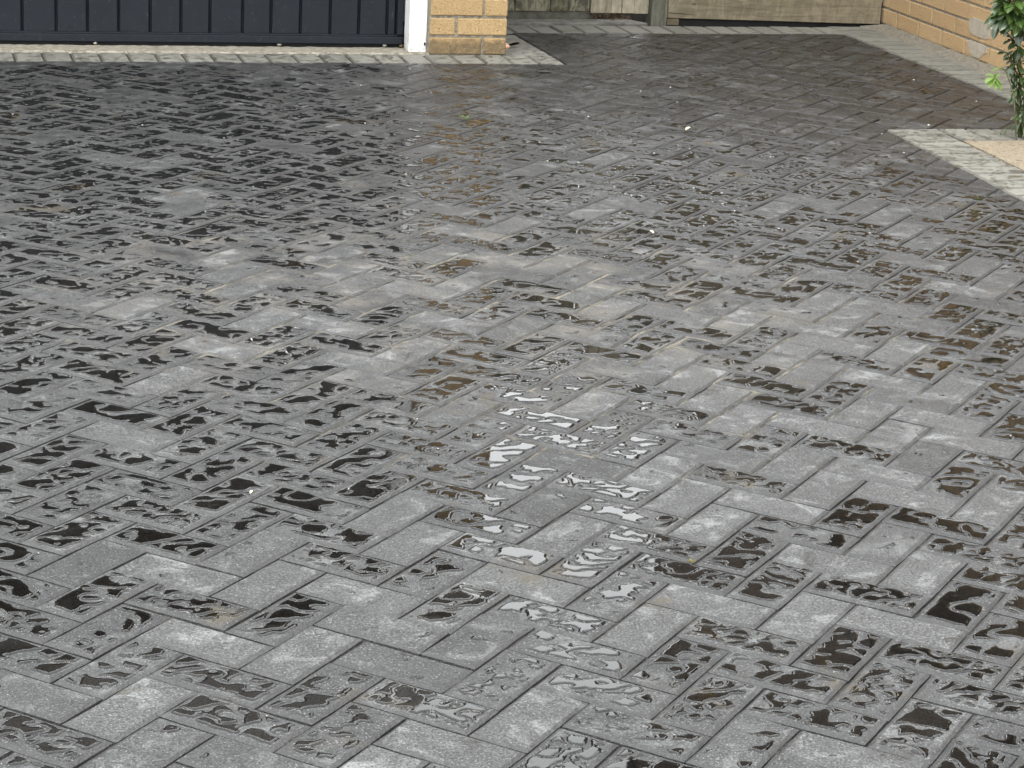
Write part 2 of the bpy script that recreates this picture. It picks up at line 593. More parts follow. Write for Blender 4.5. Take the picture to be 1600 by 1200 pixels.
def mesh_from(name, V, F):
    me = bpy.data.meshes.new(name)
    me.from_pydata([tuple(v) for v in V], [], F)
    me.update()
    return me


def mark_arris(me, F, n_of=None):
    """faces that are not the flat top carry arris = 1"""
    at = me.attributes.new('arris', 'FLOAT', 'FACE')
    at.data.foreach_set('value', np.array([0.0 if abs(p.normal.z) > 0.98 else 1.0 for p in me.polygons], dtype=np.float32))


# blocks that have drained dry, and those of them with a chalky bloom (first cell of each in the herringbone)
DRY = set([(-29,25), (-24,22), (-19,17), (-18,12), (-18,16), (-17,15), (-17,19), (-17,35), (-16,18), (-16,24), (-15,11), (-15,13), (-15,17), (-15,21), (-15,25), (-14,8), (-14,14), (-14,18), (-14,22), (-14,28), (-13,5), (-13,19), (-12,12), (-12,16), (-12,22), (-11,13), (-10,20), (-10,32), (-9,19), (-8,0), (-8,20), (-7,33), (-6,-2), (-6,0), (-6,4), (-6,12), (-6,16), (-6,20), (-6,32), (-5,-5), (-5,1), (-5,3), (-5,15), (-5,21), (-5,23), (-5,29), (-4,-2), (-4,14), (-4,18), (-4,20), (-4,22), (-4,24), (-3,3), (-3,5), (-3,9), (-3,13), (-3,17), (-3,27), (-3,29), (-2,8), (-2,14), (-2,18), (-2,20), (-2,28), (-1,-5), (-1,-3), (-1,7), (-1,9), (-1,11), (-1,15), (0,-2), (0,2), (0,4), (0,10), (0,12), (0,14), (0,16), (0,18), (1,7), (1,11), (1,15), (2,4), (3,5), (3,7), (3,11), (4,0)])
CHALK = set([(-24,22), (-18,12), (-17,35), (-15,11), (-15,13), (-14,14), (-14,18), (-14,28), (-13,19), (-6,-2), (-5,-5), (-4,18), (-3,13), (-2,14), (-2,20), (-1,-5), (-1,9), (2,4), (3,5)])

# every block of the herringbone: centre, heading, polygon
blocks = []
for u in range(-60, 150):
    for v in range(-110, 70):
        d = (v + u) % 4
        if d == 0: cen, ang = g2w(v + 1, u + 0.5), -45.0
        elif d == 2: cen, ang = g2w(v + 0.5, u + 1), 45.0
        else: continue
        if not (X0 - 0.2 < cen[0] < X1 + 0.2 and Y0 - 0.2 < cen[1] < Y1 + 0.2): continue
        a = R(ang + rng.normal(0, 0.12))
        ca, sa = math.cos(a), math.sin(a)
        cx, cy = cen[0] + rng.normal(0, 0.0005), cen[1] + rng.normal(0, 0.0005)
        full = [(cx + ca * x - sa * y, cy + sa * x + ca * y) for x, y in ((-BL / 2, -BW / 2), (BL / 2, -BW / 2), (BL / 2, BW / 2), (-BL / 2, BW / 2))]
        ps = pieces(full)
        whole = len(ps) == 1 and abs(area(ps[0]) - BL * BW) < 1e-6
        z = rng.normal(0, 0.0006)
        tx, ty = rng.normal(0, 0.0045), rng.normal(0, 0.004)
        tone = float(np.clip(rng.normal(0.45, 0.30), 0.0, 1.0))
        if (v, u) in CHALK: tone = 0.97
        elif (v, u) in DRY: tone = 0.60 + 0.35 * tone
        else: tone *= 0.72
        for q in ps:
            blocks.append(dict(c=(cx, cy), a=a, poly=q, whole=whole, z=z, tx=tx, ty=ty, tone=tone, u=u, v=v))


def to_px(x, y, z=0.0):
    c = ROT @ np.array([x, y, z - CAMZ])
    return (800 + FPX * c[0] / c[2], 600 + FPX * c[1] / c[2]) if c[2] > 0.1 else (-9e9, -9e9)


for b in blocks:
    q = [to_px(*p) for p in b['poly']]
    q2 = clip(clip(clip(clip(q, -1, 0, 0), 1, 0, 1600), 0, -1, 0), 0, 1, 1200) if min(p[0] for p in q) > -1e6 else []
    b['pxa'] = area(q2) if len(q2) > 2 else 0.0
order = sorted(range(len(blocks)), key=lambda i: -blocks[i]['pxa'])
near = set(order[:300])

# the sand bed: joints brim with dry sand in the middle of the drive and lie open elsewhere
bm = bmesh.new()
gx, gy = np.meshgrid(np.arange(X0, X1 + 0.26, 0.05), np.arange(Y0, Y1 + 0.24, 0.05))
fill = np.exp(-(((gx - 1.6) / 1.5) ** 2 + ((gy - 5.3) / 1.5) ** 2) ** 1.5) * 0.75 + rng.normal(0.08, 0.32, gx.shape)
gz = -0.0085 + 0.0062 * np.clip(fill, 0, 1)
vv = [[bm.verts.new((gx[j, i], gy[j, i], gz[j, i])) for i in range(gx.shape[1])] for j in range(gx.shape[0])]
for j in range(gx.shape[0] - 1):
    for i in range(gx.shape[1] - 1):
        bm.faces.new([vv[j][i], vv[j][i + 1], vv[j + 1][i + 1], vv[j + 1][i]])
drive = to_obj("driveway", bm, M['bed'])
tag(drive, kind='structure')

hl, hw = BL / 2, BW / 2
outline = [(-hl, -hw), (-hl / 2, -hw), (0, -hw), (hl / 2, -hw), (hl, -hw), (hl, 0), (hl, hw), (hl / 2, hw), (0, hw), (-hl / 2, hw), (-hl, hw), (-hl, 0)]
Vf, Ff = prism(outline)
variants = []
for k in range(6):
    V = []
    for i, (x, y, z) in enumerate(Vf):
        s = 0.0012 if i < 24 else 0.0
        V.append((x + random.uniform(-s, s), y + random.uniform(-s, s), z - (random.uniform(0, 0.0012) if 12 <= i < 24 else 0)))
    me = mesh_from("paving_block", V, Ff)
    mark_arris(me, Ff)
    me.materials.append(M['paver'])
    variants.append(me)


def tilt_z(b, x, y):
    """height of a block's top plane"""
    return b['z'] + b['tx'] * (x - b['c'][0]) + b['ty'] * (y - b['c'][1])


FV, FF, FT = [], [], []
for i, b in enumerate(blocks):
    if i in near and b['whole']:
        o = bpy.data.objects.new("paving_block", variants[i % 6])
        COL.objects.link(o)
        o.parent = drive
        n = Vector((-b['tx'], -b['ty'], 1)).normalized()
        q = Vector((0, 0, 1)).rotation_difference(n)
        flip = math.pi if (i // 6) % 2 else 0.0
        o.rotation_mode = 'QUATERNION'
        o.rotation_quaternion = q @ Matrix.Rotation(b['a'] + flip, 3, 'Z').to_quaternion()
        o.location = (b['c'][0], b['c'][1], b['z'])
        o['tone'] = b['tone']
    else:
        V, F = prism(b['poly'])
        if i in near:
            cx = sum(p[0] for p in b['poly']) / len(b['poly']); cy = sum(p[1] for p in b['poly']) / len(b['poly'])
            me = mesh_from("paving_block", [(x - cx, y - cy, z) for x, y, z in V], F)
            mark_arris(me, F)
            me.materials.append(M['paver'])
            o = link("paving_block", me, None, drive)
            o.location = (cx, cy, b['z'])
            o['tone'] = b['tone']
            b['tx'] = b['ty'] = 0.0
        else:
            k = len(FV)
            FV += [(x, y, z + tilt_z(b, x, y)) for x, y, z in V]
            FF += [[k + j for j in f] for f in F]
            FT += [b['tone']] * len(V)
me = mesh_from("far_paving_blocks", FV, FF)
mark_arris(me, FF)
at = me.attributes.new("tone", 'FLOAT', 'POINT')
at.data.foreach_set('value', np.array(FT, dtype=np.float32))
o = link("far_paving_blocks", me, M['paver_far'], drive)
tag(o, kind='stuff')

# ------------------------------------------------------------------ rain water standing on the blocks
_perm = np.concatenate([rng.permutation(512)] * 3)
_gr = rng.uniform(0, 2 * np.pi, 512)
_gx, _gy = np.cos(_gr), np.sin(_gr)


def perlin(x, y):
    xi, yi = np.floor(x).astype(int), np.floor(y).astype(int)
    xf, yf = x - xi, y - yi
    sx, sy = xf ** 3 * (xf * (xf * 6 - 15) + 10), yf ** 3 * (yf * (yf * 6 - 15) + 10)

    def gd(i, j, dx, dy):
        h = _perm[_perm[(xi + i) % 512] + (yi + j) % 512]
        return _gx[h] * dx + _gy[h] * dy
    n00, n10 = gd(0, 0, xf, yf), gd(1, 0, xf - 1, yf)
    n01, n11 = gd(0, 1, xf, yf - 1), gd(1, 1, xf - 1, yf - 1)
    a, b_ = n00 + sx * (n10 - n00), n01 + sx * (n11 - n01)
    return a + sy * (b_ - a)


def water(bs, step, h0, wid):
    hx, hy = BL / 2 - CH - 0.0015, BW / 2 - CH - 0.0015
    nx, ny = int(round(2 * hx / step)) + 1, int(round(2 * hy / step)) + 1
    lx, ly = np.meshgrid(np.linspace(-hx, hx, nx), np.linspace(-hy, hy, ny))
    dx, dy = 2 * hx / (nx - 1), 2 * hy / (ny - 1)
    ca = np.array([math.cos(b['a']) for b in bs])[:, None, None]
    sa = np.array([math.sin(b['a']) for b in bs])[:, None, None]
    cx = np.array([b['c'][0] for b in bs])[:, None, None]
    cy = np.array([b['c'][1] for b in bs])[:, None, None]
    x = cx + ca * lx - sa * ly
    y = cy + sa * lx + ca * ly
    thr = np.array([b['thr'] for b in bs])[:, None, None]
    sz = np.array([b['size'] for b in bs])[:, None, None]
    wx = x + 0.009 * perlin(x / 0.028 + 7.3, y / 0.028)
    wy = y + 0.010 * perlin(x / 0.028, y / 0.028 + 31.7)
    wx = wx / 1.4
    F = perlin(wx / sz, wy / sz + 3.1) + 0.5 * perlin(wx / (sz * .5) + 91.2, wy / (sz * .5)) + 0.05 * perlin(x / 0.010, y / 0.009 + 55.5)
    F = F + 0.20 * perlin(x / 0.10 + 17.0, y / 0.10)
    # thin dry channels that part the film into separate beads
    cs = sz * 1.25
    ch_ = np.abs(perlin(wx / cs + 40.3, wy / cs + 12.9))
    F = F - 0.85 * np.clip(1 - ch_ / 0.09, 0, 1)
    ed = np.minimum(hx - np.abs(lx), hy - np.abs(ly))
    F = F - thr - 0.8 * np.clip(1 - ed / 0.008, 0, 1) ** 1.5
    gy_, gx_ = np.gradient(F, dy, dx, axis=(1, 2))
    gm = np.sqrt(gx_ ** 2 + gy_ ** 2 + 8.0 ** 2)
    d = F / gm
    e_ = np.clip(1 - d / wid, 0, 1)
    z = np.where(d > 0, h0 * (1 - e_ ** 2.2), np.maximum(d * 2.2 * h0 / wid, -0.0030))
    tz = np.array([b['z'] for b in bs])[:, None, None] + np.array([b['tx'] for b in bs])[:, None, None] * (x - cx) + np.array([b['ty'] for b in bs])[:, None, None] * (y - cy)
    # only keep cells that rise above the block
    q = np.maximum(np.maximum(z[:, :-1, :-1], z[:, 1:, :-1]), np.maximum(z[:, :-1, 1:], z[:, 1:, 1:])) > 0.0
    idx = np.arange(z.size).reshape(z.shape)
    quads = np.stack([idx[:, :-1, :-1][q], idx[:, :-1, 1:][q], idx[:, 1:, 1:][q], idx[:, 1:, :-1][q]], 1)
    P = np.stack([x, y, z + tz - 0.0001], -1).reshape(-1, 3)
    used = np.unique(quads)
    re = np.full(P.shape[0], -1)
    re[used] = np.arange(len(used))
    return P[used], re[quads]


seen = []
for b in blocks:
    if not b['whole']: continue
    px, py = to_px(*b['c'])
    if not (-250 < px < 1850 and -60 < py < 1420): continue
    D = math.hypot(*b['c'])
    r = rng.random()
    t = rng.normal(-0.22, 0.11)
    if (b['v'], b['u']) in DRY: t = 0.60
    elif r < 0.10: t = 0.40
    # the sheltered corner by the fence has drained
    x, y = b['c']
    dry = 1 / (1 + math.exp(-((x - 2.75) * 1.6 + (y - 6.9) * 1.5) / 0.55))
    t += 0.46 * dry
    t += 0.07 * math.exp(-((x - 0.6) ** 2 / 0.35 + (y - 3.1) ** 2 / 0.5))
    # a run of fuller puddles down the line of the gap between the houses
    t -= 0.02 * math.exp(-((x / y - 0.335) / 0.03) ** 2) * (1.0 if y < 5.6 else 0.0)
    b['thr'] = t
    b['size'] = float(np.clip(rng.normal(0.035, 0.007) * (1.0 if y < 5.0 else 0.9), 0.022, 0.06))
    b['D'] = D
    seen.append(b)
WP, WQ, k = [], [], 0
for lo, hi, step, h0, wid in ((0, 4.3, 0.0018, 0.0022, 0.0045), (4.3, 6.4, 0.0026, 0.0020, 0.0050), (6.4, 20, 0.0042, 0.0014, 0.0058)):
    bs = [b for b in seen if lo <= b['D'] < hi]
    if not bs: continue
    P, Q = water(bs, step, h0, wid)
    WP.append(P); WQ.append(Q + k); k += len(P)
WP, WQ = np.concatenate(WP), np.concatenate(WQ)
me = bpy.data.meshes.new("rain_water")
me.vertices.add(len(WP))
me.vertices.foreach_set('co', WP.astype(np.float32).ravel())
me.loops.add(WQ.size)
me.loops.foreach_set('vertex_index', WQ.astype(np.int32).ravel())
me.polygons.add(len(WQ))
me.polygons.foreach_set('loop_start', np.arange(0, WQ.size, 4, dtype=np.int32))
me.polygons.foreach_set('use_smooth', np.ones(len(WQ), dtype=bool))
me.update(calc_edges=True)
me.validate()
o = link("rain_water", me, M['water'])
tag(o, "beads and shallow films of rain water lying on the dark paving blocks", "rain water", kind='stuff')
print("water quads", len(WQ), "blocks", len(blocks))

# ------------------------------------------------------------------ edgings of pale blocks
edge_me = {}


def edging(label_obj, spots, sx, sy, mat, z=0.0):
    """a course of blocks of one size: spots = (x, y, heading)"""
    key = (sx, sy, mat.name)
    if key not in edge_me:
        ms = []
        for k in range(4):
            V, F = prism([(-sx / 2, -sy / 2), (sx / 2, -sy / 2), (sx / 2, sy / 2), (-sx / 2, sy / 2)], 0.007, 0.0060, 0.05)
            m_ = mesh_from("edging_block", [(x + random.uniform(-.0008, .0008), y + random.uniform(-.0008, .0008), z_) for x, y, z_ in V], F)
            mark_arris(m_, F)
            m_.materials.append(mat)
            ms.append(m_)
        edge_me[key] = ms
    for i, (x, y, a) in enumerate(spots):
        o = bpy.data.objects.new("edging_block", random.choice(edge_me[key]))
        COL.objects.link(o)
        o.parent = label_obj
        o.rotation_euler = (random.gauss(0, .004), random.gauss(0, .004), a + random.gauss(0, .004))
        o.location = (x, y, z + random.gauss(0, 0.0008))
        o['tone'] = float(np.clip(random.gauss(0.5, 0.25), 0, 1))


ANG = -0.0285
# along the garage door
e1 = tag(empty("edging_course"), "cream edging of blocks along the foot of the garage door", kind='structure')
sp = []
x = 2.838 - 0.054
while x > 0.0:
    yc = garage_front(x) + 0.102
    sp.append((x, yc, ANG)); x -= 0.1075
edging(e1, sp, 0.1035, 0.2, M['edge'])
# up the right side of the pillar
e2 = tag(empty("edging_course"), "short pale edging beside the brick pillar", kind='structure')
edging(e2, [(2.737, 8.594 + 0.207 + 0.102 * (k + 0.5) + 0.002, ANG) for k in range(5)], 0.198, 0.0985, M['edge'])
# along the fence
e3 = tag(empty("edging_course"), "dull grey edging along the foot of the fence and gate", kind='structure')
edging(e3, [(2.60 + 0.1045 * k, 9.478, 0.0) for k in range(18)], 0.1005, 0.2, M['edge_dim'])
# along the brick house
e4 = tag(empty("edging_course"), "grey edging running along the foot of the buff brick wall", kind='structure')
edging(e4, [(4.512 - 0.005 * k / 20, 9.536 - 0.1035 * k, 0.0) for k in range(22)], 0.205, 0.0995, M['edge_dim'])
# round the planting bed
e5 = tag(empty("edging_course"), "pale edging round the shrub's sandy bed", kind='structure')
edging(e5, [(3.708 - 0.045 * (0.1035 * k), 7.21 - 0.1035 * k, -0.02) for k in range(16)], 0.2, 0.0975, M['edge'])
edging(e5, [(3.865 + 0.1035 * k, 7.155, 0.0) for k in range(8)], 0.0995, 0.205, M['edge'])

bm = bmesh.new()
pl = [(3.806, 7.049), (3.713, 5.0), (4.75, 5.0), (4.75, 7.049)]
A = [bm.verts.new((x, y, 0.0005)) for x, y in pl]
B = [bm.verts.new((x, y, -0.05)) for x, y in pl]
bm.faces.new(A)
for i in range(4):
    bm.faces.new([A[i], A[(i + 1) % 4], B[(i + 1) % 4], B[i]])
o = to_obj("planting_bed", bm, M['sandbed'])
tag(o, kind='structure')
# rough mortar at the foot of the brick wall
bm = bmesh.new()
ny = 60
rows = []
for j in range(ny + 1):
    y = 9.62 - (9.62 - 7.1) * j / ny
    xw = 4.737 - 0.0305 * (9.7 - y)
    w = random.uniform(0.075, 0.115)
    rows.append([bm.verts.new((xw + 0.004, y, 0.004 + random.uniform(-.003, .004))), bm.verts.new((xw - 0.03, y, 0.0035 + random.uniform(-.003, .004))), bm.verts.new((xw - w - 0.04, y, -0.001 + random.uniform(-.002, .001)))])
for a, b in zip(rows, rows[1:]):
    for k in range(2):
        bm.faces.new([a[k], a[k + 1], b[k + 1], b[k]])
o = to_obj("wall_foot_mortar", bm, M['haunch'], None, True)
tag(o, kind='structure')

# ------------------------------------------------------------------ garage
gar = tag(empty("garage", (2.645, 8.80, 0), -0.035), "buff brick garage with wide dark door and white door post", "garage")


def brick_mesh(L, D, H):
    return box_mesh("brick", -L / 2, L / 2, -D / 2, D / 2, -H / 2, H / 2, 0.0035, 0.0008)


bm_cache = {}


def brick(parent, L, D, H, loc, mat, rz=0.0):
    key = (round(L, 3), D, H, mat.name, random.randrange(3))
    if key not in bm_cache:
        me = brick_mesh(L, D, H)
        me.materials.append(mat)
        bm_cache[key] = me
    o = bpy.data.objects.new("brick", bm_cache[key])
    COL.objects.link(o)
    o.parent = parent
    o.location = (loc[0], loc[1] + random.gauss(0, .0006), loc[2])
    o.rotation_euler = (0, random.gauss(0, .0015), rz + random.gauss(0, .002))
    o['tone'] = float(np.clip(random.gauss(0.5, 0.22), 0, 1))
    return o


PIT, BH, Z0 = 0.0778, 0.0668, 0.0055
wide, narrow = [(-0.317, -0.104), (-0.0935, 0.0)], [(-0.317, -0.2155), (-0.2045, 0.0)]
for c in range(4):
    for a, b_ in (wide if c % 2 == 0 else narrow):
        brick(gar, b_ - a, 0.20, BH, ((a + b_) / 2, 0.10, Z0 + c * PIT + BH / 2 - 0.004), M['brick'])
bm = bmesh.new()
for c in range(4, 29):
    for a, b_ in (wide if c % 2 == 0 else narrow):
        box_bm(bm, a, b_, 0.0, 0.2, Z0 + c * PIT - 0.004, Z0 + c * PIT - 0.004 + BH, 0.003)
o = to_obj("pillar_brickwork", bm, M['brick'], gar)
tag(o, kind='stuff')
box("mortar_core", -0.3198, -0.0035, 0.0065, 0.21, -0.02, 2.25, M['mortar'], gar)
# rear run of the right hand side wall, lintel and walls beyond the frame
box("side_wall", -0.212, -0.002, 0.215, 5.2, -0.02, 2.35, M['dark_brick'], gar)
box("lintel_wall", -6.0, 0.0, 0.004, 0.205, 2.262, 2.5, M['dark_brick'], gar)
box("left_wall", -6.0, -2.71, 0.0, 0.2, -0.02, 2.258, M['dark_brick'], gar)
box("fascia_board", -6.0, 0.05, -0.44, -0.415, 2.22, 2.335, M['fascia'], gar)
# pitched roof
bm = bmesh.new()
rise = math.tan(R(34))
x0, x1 = -6.2, 0.06
ridge = 2.9
prof = [(-0.48, 2.40), (ridge, 2.40 + (ridge + 0.48) * rise), (2 * ridge + 0.48, 2.40)]
th = 0.09
sec = prof + [(y, z - th) for y, z in prof[::-1]]
L_ = [bm.verts.new((x0, y, z)) for y, z in sec]
R_ = [bm.verts.new((x1, y, z)) for y, z in sec]
for i in range(len(sec)):
    j = (i + 1) % len(sec)
    bm.faces.new([L_[i], L_[j], R_[j], R_[i]])
for a in ((0, 1, 4, 5), (1, 2, 3, 4)):
    bm.faces.new([L_[k] for k in a]); bm.faces.new([R_[k] for k in a[::-1]])
to_obj("roof", bm, M['tile'], gar)
# gable triangle under the right hand verge
bm = bmesh.new()
tri = [(0.21, 2.352), (2 * ridge - 0.21, 2.352), (2 * ridge - 0.21, 2.44), (ridge, 2.40 + (ridge) * rise - 0.02), (0.21, 2.46)]
A = [bm.verts.new((-0.2, y, z)) for y, z in tri]
B = [bm.verts.new((-0.004, y, z)) for y, z in tri]
bm.faces.new(A); bm.faces.new(B[::-1])
for i in range(len(tri)):
    j = (i + 1) % len(tri)
    bm.faces.new([A[i], B[i], B[j], A[j]])
to_obj("gable_wall", bm, M['dark_brick'], gar)

# white door post, a chip out of its foot
pst = box("door_post", -0.393, -0.3205, 0.042, 0.14, -0.005, 2.25, M['white'], gar, 0.003)
bm = bmesh.new()
bmesh.ops.create_icosphere(bm, subdivisions=1, radius=0.0052)
for v in bm.verts: v.co = Vector((v.co.x * 0.9, v.co.y * 0.35, v.co.z * 1.6))
o = to_obj("rot_hole", bm, M['gap_shade'], pst)
o.location = (-0.3285, 0.0415, 0.036)

# door
door = empty("garage_door", (0, 0.158, 0)); door.parent = gar
tag(door, "anthracite ribbed up-and-over garage door")
ribs = [-2.60, -2.50, -2.385, -2.265, -2.145, -2.027, -1.908, -1.778, -1.657, -1.536, -1.413, -1.292, -1.177, -1.047, -0.933, -0.814, -0.693, -0.576, -0.46, -0.4215]
for a, b_ in zip(ribs, ribs[1:]):
    bm = bmesh.new()
    # pressed panel: flat face with sloping flanks into the grooves
    w0, w1, z0, z1 = a + 0.0015, b_ - 0.0015, 0.054, 2.06
    s1, s2 = 0.002, 0.0085
    xs = [w0, w0 + s1, w1 - s2, w1]
    ys = [0.014, 0.0, 0.0, 0.014]
    lo = [bm.verts.new((x_, y_, z0)) for x_, y_ in zip(xs, ys)]
    hi = [bm.verts.new((x_, y_, z1)) for x_, y_ in zip(xs, ys)]
    for k in range(3):
        bm.faces.new([lo[k], lo[k + 1], hi[k + 1], hi[k]])
    to_obj("door_panel", bm, M['door'], door)
box("backing_sheet", -2.62, -0.40, 0.0145, 0.02, 0.04, 2.07, M['door'], door)
bm = bmesh.new()
box_bm(bm, -2.62, -0.3965, -0.014, 0.0125, 0.0155, 0.046, 0.003)
box_bm(bm, -2.62, -0.42, -0.009, 0.0125, 0.0462, 0.053, 0.0015)
to_obj("bottom_rail", bm, M['door'], door)
box("side_rail", -0.4205, -0.3965, -0.0125, 0.0125, 0.0535, 2.07, M['door'], door, 0.0025)
box("top_rail", -2.62, -0.3965, -0.0125, 0.0125, 2.0715, 2.11, M['door'], door, 0.0025)
box("garage_floor", -2.7, -0.32, 0.151, 3.0, -0.05, -0.018, M['soil'], gar)
box("door_gap_darkener", -2.62, -0.397, 0.178, 0.19, -0.0175, 0.06, M['gap_shade'], gar)  # black strip added behind the door so the gap under it stays dark
box("inner_wall", -2.75, -0.3, 3.0, 3.1, -0.05, 2.4, M['dark_brick'], gar)

# threshold strip: rough concrete lip
bm = bmesh.new()
nx = 150
prev = None
for i in range(nx + 1):
    x = -3.0 + 2.685 * i / nx
    zt = 0.003 + random.uniform(-.0012, .0016)
    yf = 0.006 + random.uniform(-.004, .005)
    row = [bm.verts.new((x, yf, -0.01)), bm.verts.new((x, yf + 0.004, zt)), bm.verts.new((x, 0.07 + random.uniform(-.01, .01), zt + random.uniform(-.002, .0025))), bm.verts.new((x, 0.148, zt - 0.001)), bm.verts.new((x, 0.150, -0.03))]
    if prev:
        for k in range(4):
            bm.faces.new([prev[k], row[k], row[k + 1], prev[k + 1]])
    prev = row
to_obj("threshold", bm, M['threshold'], gar)

# ------------------------------------------------------------------ brick house on the right
WA = math.atan(0.0305)
hou = tag(empty("brick_house", (4.737, 9.70, 0), 0.0), "long low house wall of buff bricks with grey mortar smears", "house")


def wall_pt(s):
    """a point of the wall face, s metres from the far corner towards the viewer"""
    return (-0.0305 * s, -s)


PB = 0.0757
j0, j1 = 9.282, 9.39
for c in range(5):
    ph = (9.70 - (j0 if c % 2 == 0 else j1)) % 0.2365
    s = ph - 0.2365
    while s < 2.0:
        a, b_ = max(s + 0.0045, 0.0), s + 0.2365 - 0.0045
        if b_ - a > 0.03:
            x, y = wall_pt((a + b_) / 2)
            brick(hou, b_ - a, 0.10, 0.0667, (x + 0.05, y, 0.004 + c * PB + 0.0333), M['brick_side'], math.pi / 2 - WA)
        s += 0.2365
bm = bmesh.new()
for c in range(5, 34):
    s = (0.418 if c % 2 == 0 else 0.31) % 0.2365 - 0.2365
    while s < 3.9:
        a, b_ = max(s + 0.0045, 0.0), s + 0.2365 - 0.0045
        if b_ - a > 0.03:
            t = bmesh.new()
            box_bm(t, -(b_ - a) / 2, (b_ - a) / 2, -0.05, 0.05, 0, 0.0667, 0.003)
            x, y = wall_pt((a + b_) / 2)
            t.transform(Matrix.Translation((x + 0.05, y, 0.004 + c * PB)) @ Matrix.Rotation(math.pi / 2 - WA, 4, 'Z'))
            tmp = bpy.data.meshes.new("t"); t.to_mesh(tmp); t.free(); bm.from_mesh(tmp); bpy.data.meshes.remove(tmp)
        s += 0.2365
o = to_obj("upper_brickwork", bm, M['brick_side'], hou)
tag(o, kind='stuff')
bm = bmesh.new()
A = [bm.verts.new((x, y, z)) for z in (-0.05, 2.55) for x, y in ((0.0045, 0.0), (0.0045 - 0.0305 * 4.0, -4.0), (0.3, -4.0), (0.3, 0.0))]
for f in ((0, 1, 5, 4), (1, 2, 6, 5), (2, 3, 7, 6), (3, 0, 4, 7), (4, 5, 6, 7)):
    bm.faces.new([A[k] for k in f])
to_obj("mortar_core", bm, M['mortar'], hou)
# dried mortar wiped over two bricks
for pts in ([(8.79, .152), (8.76, .172), (8.60, .171), (8.575, .150), (8.585, .110), (8.62, .102), (8.72, .101), (8.77, .109)],
            [(8.785, .060), (8.77, .072), (8.66, .073), (8.60, .070), (8.598, .046), (8.63, .035), (8.645, .016), (8.72, .010), (8.755, .026)]):
    bm = bmesh.new()
    f_ = []
    for y, z in pts:
        s = 9.70 - y
        f_.append(bm.verts.new((wall_pt(s)[0] - 0.0022, -s, z)))
    cen = bm.verts.new((sum(v.co.x for v in f_) / len(f_) - 0.0008, sum(v.co.y for v in f_) / len(f_), sum(v.co.z for v in f_) / len(f_)))
    back = [bm.verts.new((v.co.x + 0.006, v.co.y * 1.0 + (v.co.y - cen.co.y) * 0.05, v.co.z + (v.co.z - cen.co.z) * 0.05)) for v in f_]
    for i in range(len(f_)):
        j = (i + 1) % len(f_)
        bm.faces.new([f_[i], f_[j], cen])
        bm.faces.new([back[i], back[j], f_[j], f_[i]])
    to_obj("mortar_smear", bm, M['smear'], hou)
bm = bmesh.new()
sec = [(-0.42, 2.50), (3.2, 4.9), (6.8, 2.5), (6.8, 2.42), (3.2, 4.80), (-0.42, 2.42)]
A = [bm.verts.new((x, 0.35, z)) for x, z in sec]
B = [bm.verts.new((x, -4.2, z)) for x, z in sec]
for i in range(6):
    bm.faces.new([A[i], A[(i + 1) % 6], B[(i + 1) % 6], B[i]])
for a in ((0, 1, 4, 5), (1, 2, 3, 4)):
    bm.faces.new([A[k] for k in a]); bm.faces.new([B[k] for k in a[::-1]])
to_obj("roof", bm, M['tile'], hou)

# ------------------------------------------------------------------ neighbour seen only in the puddles, beyond the fence
nei = tag(empty("neighbouring_house", (4.95, 12.6, 0), -0.39), "tall brown brick house standing behind the gate", "house")
box("wall", 0.0, 9.0, 0.0, 5.0, -0.05, 5.6, M['dark_brick'], nei)
bm = bmesh.new()
A = [bm.verts.new(p) for p in ((-0.08, -0.3, 5.6), (9.2, -0.3, 5.6), (9.2, 5.3, 5.6), (-0.08, 5.3, 5.6), (2.5, 2.5, 8.0), (6.5, 2.5, 8.0))]
for f in ((0, 1, 5, 4), (1, 2, 5), (2, 3, 4, 5), (3, 0, 4), (3, 2, 1, 0)):
    bm.faces.new([A[k] for k in f])
to_obj("roof", bm, M['tile'], nei)

# ------------------------------------------------------------------ fence, post, gate
fen = tag(empty("fence", (0, 0, 0)), "weathered close-boarded timber fence over a grey gravel board", "fence")
seams = [2.60, 2.70, 2.80, 2.88, 2.952, 3.048, 3.118, 3.205, 3.304]
pale = [3.304, 3.402, 3.452, 3.511, 3.585]
for i, (a, b_) in enumerate(zip(seams, seams[1:])):
    o = box("paling", a + 0.0012, b_ - 0.0012, 9.712 + 0.005 * (i % 2), 9.728 + 0.005 * (i % 2), 0.042 + random.uniform(-.001, .002), 1.78, M['dark_paling'], fen, 0.0015)
    o['tone'] = random.uniform(0.2, 0.85)
for i, (a, b_) in enumerate(zip(pale, pale[1:])):
    o = box("paling", a + 0.001, b_ - 0.001, 9.698 + 0.004 * (i % 2), 9.715 + 0.004 * (i % 2), 0.037 - 0.002 * (i == 3), 1.78, M['pale_paling'], fen, 0.0015)
    o['tone'] = random.uniform(0.45, 0.9)
bm = bmesh.new()
v = [bm.verts.new(p) for p in ((2.55, 9.722, -.03), (3.37, 9.722, -.03), (3.30, 9.722, .0405), (2.55, 9.722, .0405), (2.55, 9.76, -.03), (3.37, 9.76, -.03), (3.30, 9.76, .0405), (2.55, 9.76, .0405))]
for f in ((0, 1, 2, 3), (5, 4, 7, 6), (3, 2, 6, 7), (1, 5, 6, 2), (0, 3, 7, 4), (0, 4, 5, 1)):
    bm.faces.new([v[k] for k in f])
to_obj("gravel_board", bm, M['gravel_board'], fen)
for z in (0.4, 1.5):
    o = box("rail", 2.6, 3.58, 9.735, 9.775, z, z + 0.07, M['dark_paling'], fen)
    o['tone'] = 0.4
po = tag(empty("fence_post", (3.615, 9.68, 0)), "stout grey-green post between the fence and the gate", "post")
o = box("shaft", -0.036, 0.026, -0.028, 0.05, -0.05, 1.9, M['post_wood'], po, 0.003); o['tone'] = 0.5
